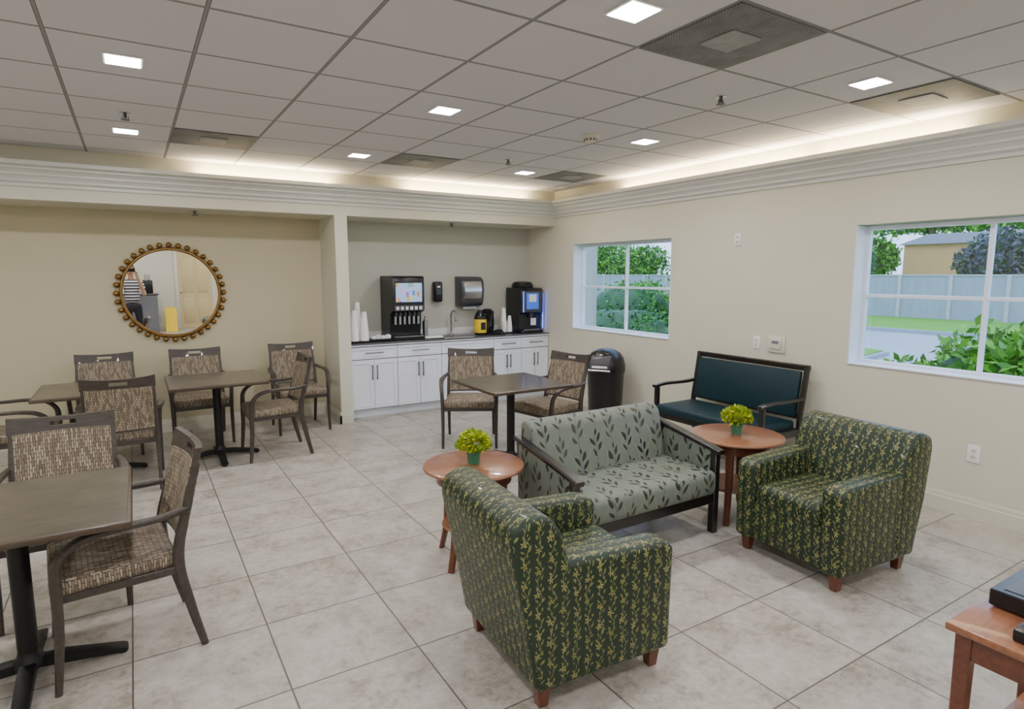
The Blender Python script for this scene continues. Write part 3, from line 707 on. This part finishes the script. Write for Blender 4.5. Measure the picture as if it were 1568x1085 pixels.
def skin(name, verts, edges, radii, mat, parent, sub=2):
    me = bpy.data.meshes.new(name); me.from_pydata(verts, edges, []); me.materials.append(mat)
    o = bpy.data.objects.new(name, me); COL.objects.link(o); md = o.modifiers.new('skin', 'SKIN'); md.use_smooth_shade = True
    sv = me.skin_vertices[0].data if me.skin_vertices else None
    if sv is None:
        bm = bmesh.new(); bm.from_mesh(me); bm.verts.layers.skin.verify(); bm.to_mesh(me); bm.free(); sv = me.skin_vertices[0].data
    for i, r_ in enumerate(radii): sv[i].radius = r_ if isinstance(r_, tuple) else (r_, r_)
    sv[0].use_root = True
    s2 = o.modifiers.new('sub', 'SUBSURF'); s2.levels = sub; s2.render_levels = sub; o.parent = parent; return o
P = bpy.data.objects.new('person', None); COL.objects.link(P); P.location = (-.01, -.48, 0)
skin('trousers', [(0, 0, .98), (0, 0, .90), (.10, 0, .84), (.11, .015, .48), (.115, -.01, .09), (-.10, 0, .84), (-.11, .015, .48), (-.115, -.01, .09)], [(0, 1), (1, 2), (2, 3), (3, 4), (1, 5), (5, 6), (6, 7)],
     [(.155, .11), (.16, .115), .088, .062, .05, .088, .062, .05], M['pants'], P)
skin('shirt', [(0, 0, .96), (0, 0, 1.12), (0, 0, 1.30), (0, -.01, 1.42), (0, 0, 1.47), (.17, 0, 1.40), (.22, .05, 1.22), (-.17, 0, 1.40), (-.22, .05, 1.22)], [(0, 1), (1, 2), (2, 3), (3, 4), (3, 5), (5, 6), (3, 7), (7, 8)],
     [(.16, .115), (.145, .10), (.16, .11), (.13, .09), .06, .062, .052, .062, .052], M['shirt'], P)
for s in (-1, 1):
    skin('forearm', [(s * .215, .05, 1.24), (s * .23, .09, 1.13), (s * .17, .22, 1.34), (s * .11, .33, 1.55), (s * .10, .355, 1.60)], [(0, 1), (1, 2), (2, 3), (3, 4)], [.042, .043, .036, .025, .03], M['skin'], P)
    skin('palm', [(s * .11, .33, 1.56), (s * .10, .36, 1.61), (s * .095, .38, 1.645)], [(0, 1), (1, 2)], [(.026, .02), (.036, .018), (.036, .015)], M['skin'], P)
    for k in range(4):
        z0 = 1.625 + k * .017; L = (.9, 1.05, 1., .8)[3 - k]
        skin('finger', [(s * .095, .385, z0), (s * .085, .415 , z0 + .008), (s * (.085 - .03 * L), .43, z0 + .01), (s * (.085 - .05 * L), .425, z0 + .008)], [(0, 1), (1, 2), (2, 3)], [.009, .009, .008, .007], M['skin'], P, 1)
    skin('thumb', [(s * .10, .35, 1.60), (s * .075, .365, 1.625), (s * .055, .385, 1.64)], [(0, 1), (1, 2)], [.012, .010, .008], M['skin'], P, 1)
h = MB(); h.cyl((0, .0, 1.44), (0, .01, 1.56), .055, .05, M['skin'], 20)
h.sphere((0, .02, 1.655), .1, M['skin'], (.76, .92, 1.15), 28); h.sphere((0, .045, 1.60), .06, M['skin'], (.85, .9, .8), 20)
h.prism('X', [(.10, 1.675), (.135, 1.635), (.105, 1.628)], -.012, .012, M['skin'], .004, 2)
for s in (-1, 1):
    h.sphere((s * .03, .098, 1.668), .013, M['white'], n=12); h.sphere((s * .03, .109, 1.668), .006, M['black'], n=8); h.sphere((s * .077, .01, 1.65), .022, M['skin'], (.35, .7, 1.2), 12)
h.box(-.024, .024, .096, .106, 1.592, 1.602, M['cherryd'], .004, 2)
h.sphere((0, -.005, 1.685), .104, M['hair'], (.82, .95, 1.0), 24); h.sphere((0, -.05, 1.63), .075, M['hair'], (.95, .6, 1.1), 16)
ho = h.obj('head'); ho.parent = P
for s in (-1, 1):
    f = MB(); f.box(s * .115 - .045, s * .115 + .045, -.08, .19, 0, .075, M['black'], .03, 3); fo = f.obj('shoe'); fo.parent = P
f = MB(); f.box(-.055, .085, .43, .438, 1.63, 1.71, M['black'], .003, 2); fo = f.obj('phone'); fo.parent = P

# ------------------------------------------------------------------ exterior
GZ = -.16
def gbox(name, *a, mat=None, bev=0.):
    b = MB(); b.box(*a, mat, bev); return b.obj(name)
gbox('ground_lawn', 5.13, 90, -40, 70, GZ - .1, GZ, mat=M['grass'])
gbox('road', 12.5, 21, -40, 70, GZ, GZ + .015, mat=M['road'])
b = MB(); b.box(12.3, 12.5, -40, 70, GZ, GZ + .12, M['bwall']); b.box(21, 21.2, -40, 70, GZ, GZ + .12, M['bwall']); b.obj('road_curb')
b = MB(); pts_ = [(.02, 0), (2.2, .4), (3.0, 2.2), (2.4, 4.6), (1.0, 6.), (.02, 6.4)]; b.prism('Z', pts_, 0, .10, M['grass']); b.prism('Z', [(0, -.12), (2.3, .3), (3.12, 2.2), (2.5, 4.7), (1.05, 6.12), (0, 6.5)], 0, .08, M['bwall']); b.obj('grass_island', (12.52, 7.0, GZ + .0155))
b = MB(); b.box(29, 29.3, -40, 70, GZ, 1.66, M['bwall']); b.box(28.95, 29.35, -40, 70, 1.66, 1.71, M['pillar'])
for k in range(-16, 36): b.box(28.94, 29, k * 2, k * 2 + .14, GZ, 1.70, M['pillar'])
b.obj('garden_fence_wall')
b = MB(); b.box(36, 42, 12.9, 17.4, GZ, 3.3, M['bldg']); b.prism('Y', [(35.7, 3.3), (42.3, 3.3), (39, 4.0)], 12.7, 17.6, M['roof'])
b.box(35.95, 36, 13.5, 14.2, 1.9, 2.9, M['roof']); b.obj('neighbour_shed')
b = MB(); b.box(5.13, 5.5, 6.62, 6.95, GZ, 2.9, M['pillar'], .01, 1); b.obj('exterior_pillar')
def bush(name, c, r, n, size, mats, core=True):
    e = MB()
    if core:
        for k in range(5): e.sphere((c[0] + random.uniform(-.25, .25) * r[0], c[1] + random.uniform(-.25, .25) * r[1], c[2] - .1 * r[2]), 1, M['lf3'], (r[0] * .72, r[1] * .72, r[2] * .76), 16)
    e.cyl((c[0], c[1], GZ), (c[0], c[1], c[2]), .08 * r[0] + .03, .05 * r[0] + .02, M['trunk'], 10)
    pts = []
    for _ in range(n // 400 + 3):
        q = Vector((random.gauss(0, 1), random.gauss(0, 1), random.gauss(0, .9))).normalized()
        cc = (c[0] + q.x * r[0] * .45, c[1] + q.y * r[1] * .45, c[2] + q.z * r[2] * .4)
        pts += ell_pts(cc, (r[0] * .6, r[1] * .6, r[2] * .6), 400, .6)
    pts = [p for p in pts if p[0].z > GZ + .02 and p[0].x > 5.2]
    leafmesh(name, pts, size, mats, (0, 0, 0), e)
L1, L2, L3, L4 = M['lf1'], M['lf2'], M['lf3'], M['lf4']
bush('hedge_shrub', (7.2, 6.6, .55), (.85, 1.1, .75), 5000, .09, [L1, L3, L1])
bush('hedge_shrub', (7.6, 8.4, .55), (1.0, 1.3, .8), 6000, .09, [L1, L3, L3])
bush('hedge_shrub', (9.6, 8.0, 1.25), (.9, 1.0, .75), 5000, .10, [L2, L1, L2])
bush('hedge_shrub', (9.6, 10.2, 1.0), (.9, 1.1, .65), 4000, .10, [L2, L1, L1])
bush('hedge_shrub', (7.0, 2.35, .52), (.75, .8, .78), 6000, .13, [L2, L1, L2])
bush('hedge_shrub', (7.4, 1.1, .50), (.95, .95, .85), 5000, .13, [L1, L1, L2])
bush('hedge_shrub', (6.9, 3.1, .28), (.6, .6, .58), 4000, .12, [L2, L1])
for (c, r_, mm) in (((33, 17.4, 2.3), (1.3, 1.2, 1.3), [L1, L3, L2]), ((32, 11.6, 2.3), (1.6, 1.6, 1.4), [L4, L3, L4]), ((34, 27., 2.9), (2.4, 2.6, 1.9), [L1, L3, L2]), ((34, 36, 2.6), (2.4, 3, 1.7), [L1, L3, L2]), ((33, 7.4, 2.6), (2.2, 1.8, 1.7), [L4, L3, L1])):
    bush('garden_tree', c, r_, 3500, .30, mm, False)
for (c, r_) in (((56, 25, 6.2), (4, 9, 1.8)), ((52, 64, 3.5), (4, 9, 3))):
    bush('garden_tree', c, r_, 4500, .55, [L1, L3, L2], False)

# ------------------------------------------------------------------ world & camera
w = bpy.data.worlds.new('sky'); S.world = w; w.use_nodes = True; nt = w.node_tree; bg = nt.nodes['Background']
tc = nt.nodes.new('ShaderNodeTexCoord'); nz = nt.nodes.new('ShaderNodeTexNoise'); nz.inputs['Scale'].default_value = 2.5; nz.inputs['Detail'].default_value = 4
nt.links.new(tc.outputs['Generated'], nz.inputs['Vector'])
cr = nt.nodes.new('ShaderNodeValToRGB'); cr.color_ramp.elements[0].position = .35; cr.color_ramp.elements[0].color = (.28, .52, 1, 1); cr.color_ramp.elements[1].position = .6; cr.color_ramp.elements[1].color = (.66, .82, 1, 1)
nt.links.new(nz.outputs[0], cr.inputs[0]); nt.links.new(cr.outputs[0], bg.inputs[0]); bg.inputs[1].default_value = 3.4

cam = bpy.data.cameras.new('camera'); co = bpy.data.objects.new('camera', cam); COL.objects.link(co)
cam.sensor_width = 36; cam.lens = 36 * 933 / 1568; cam.clip_start = .03; cam.clip_end = 300
co.location = (0, 0, 1.7); co.rotation_euler = (math.radians(90 - 7.45), 0, math.radians(-31.8)); S.camera = co
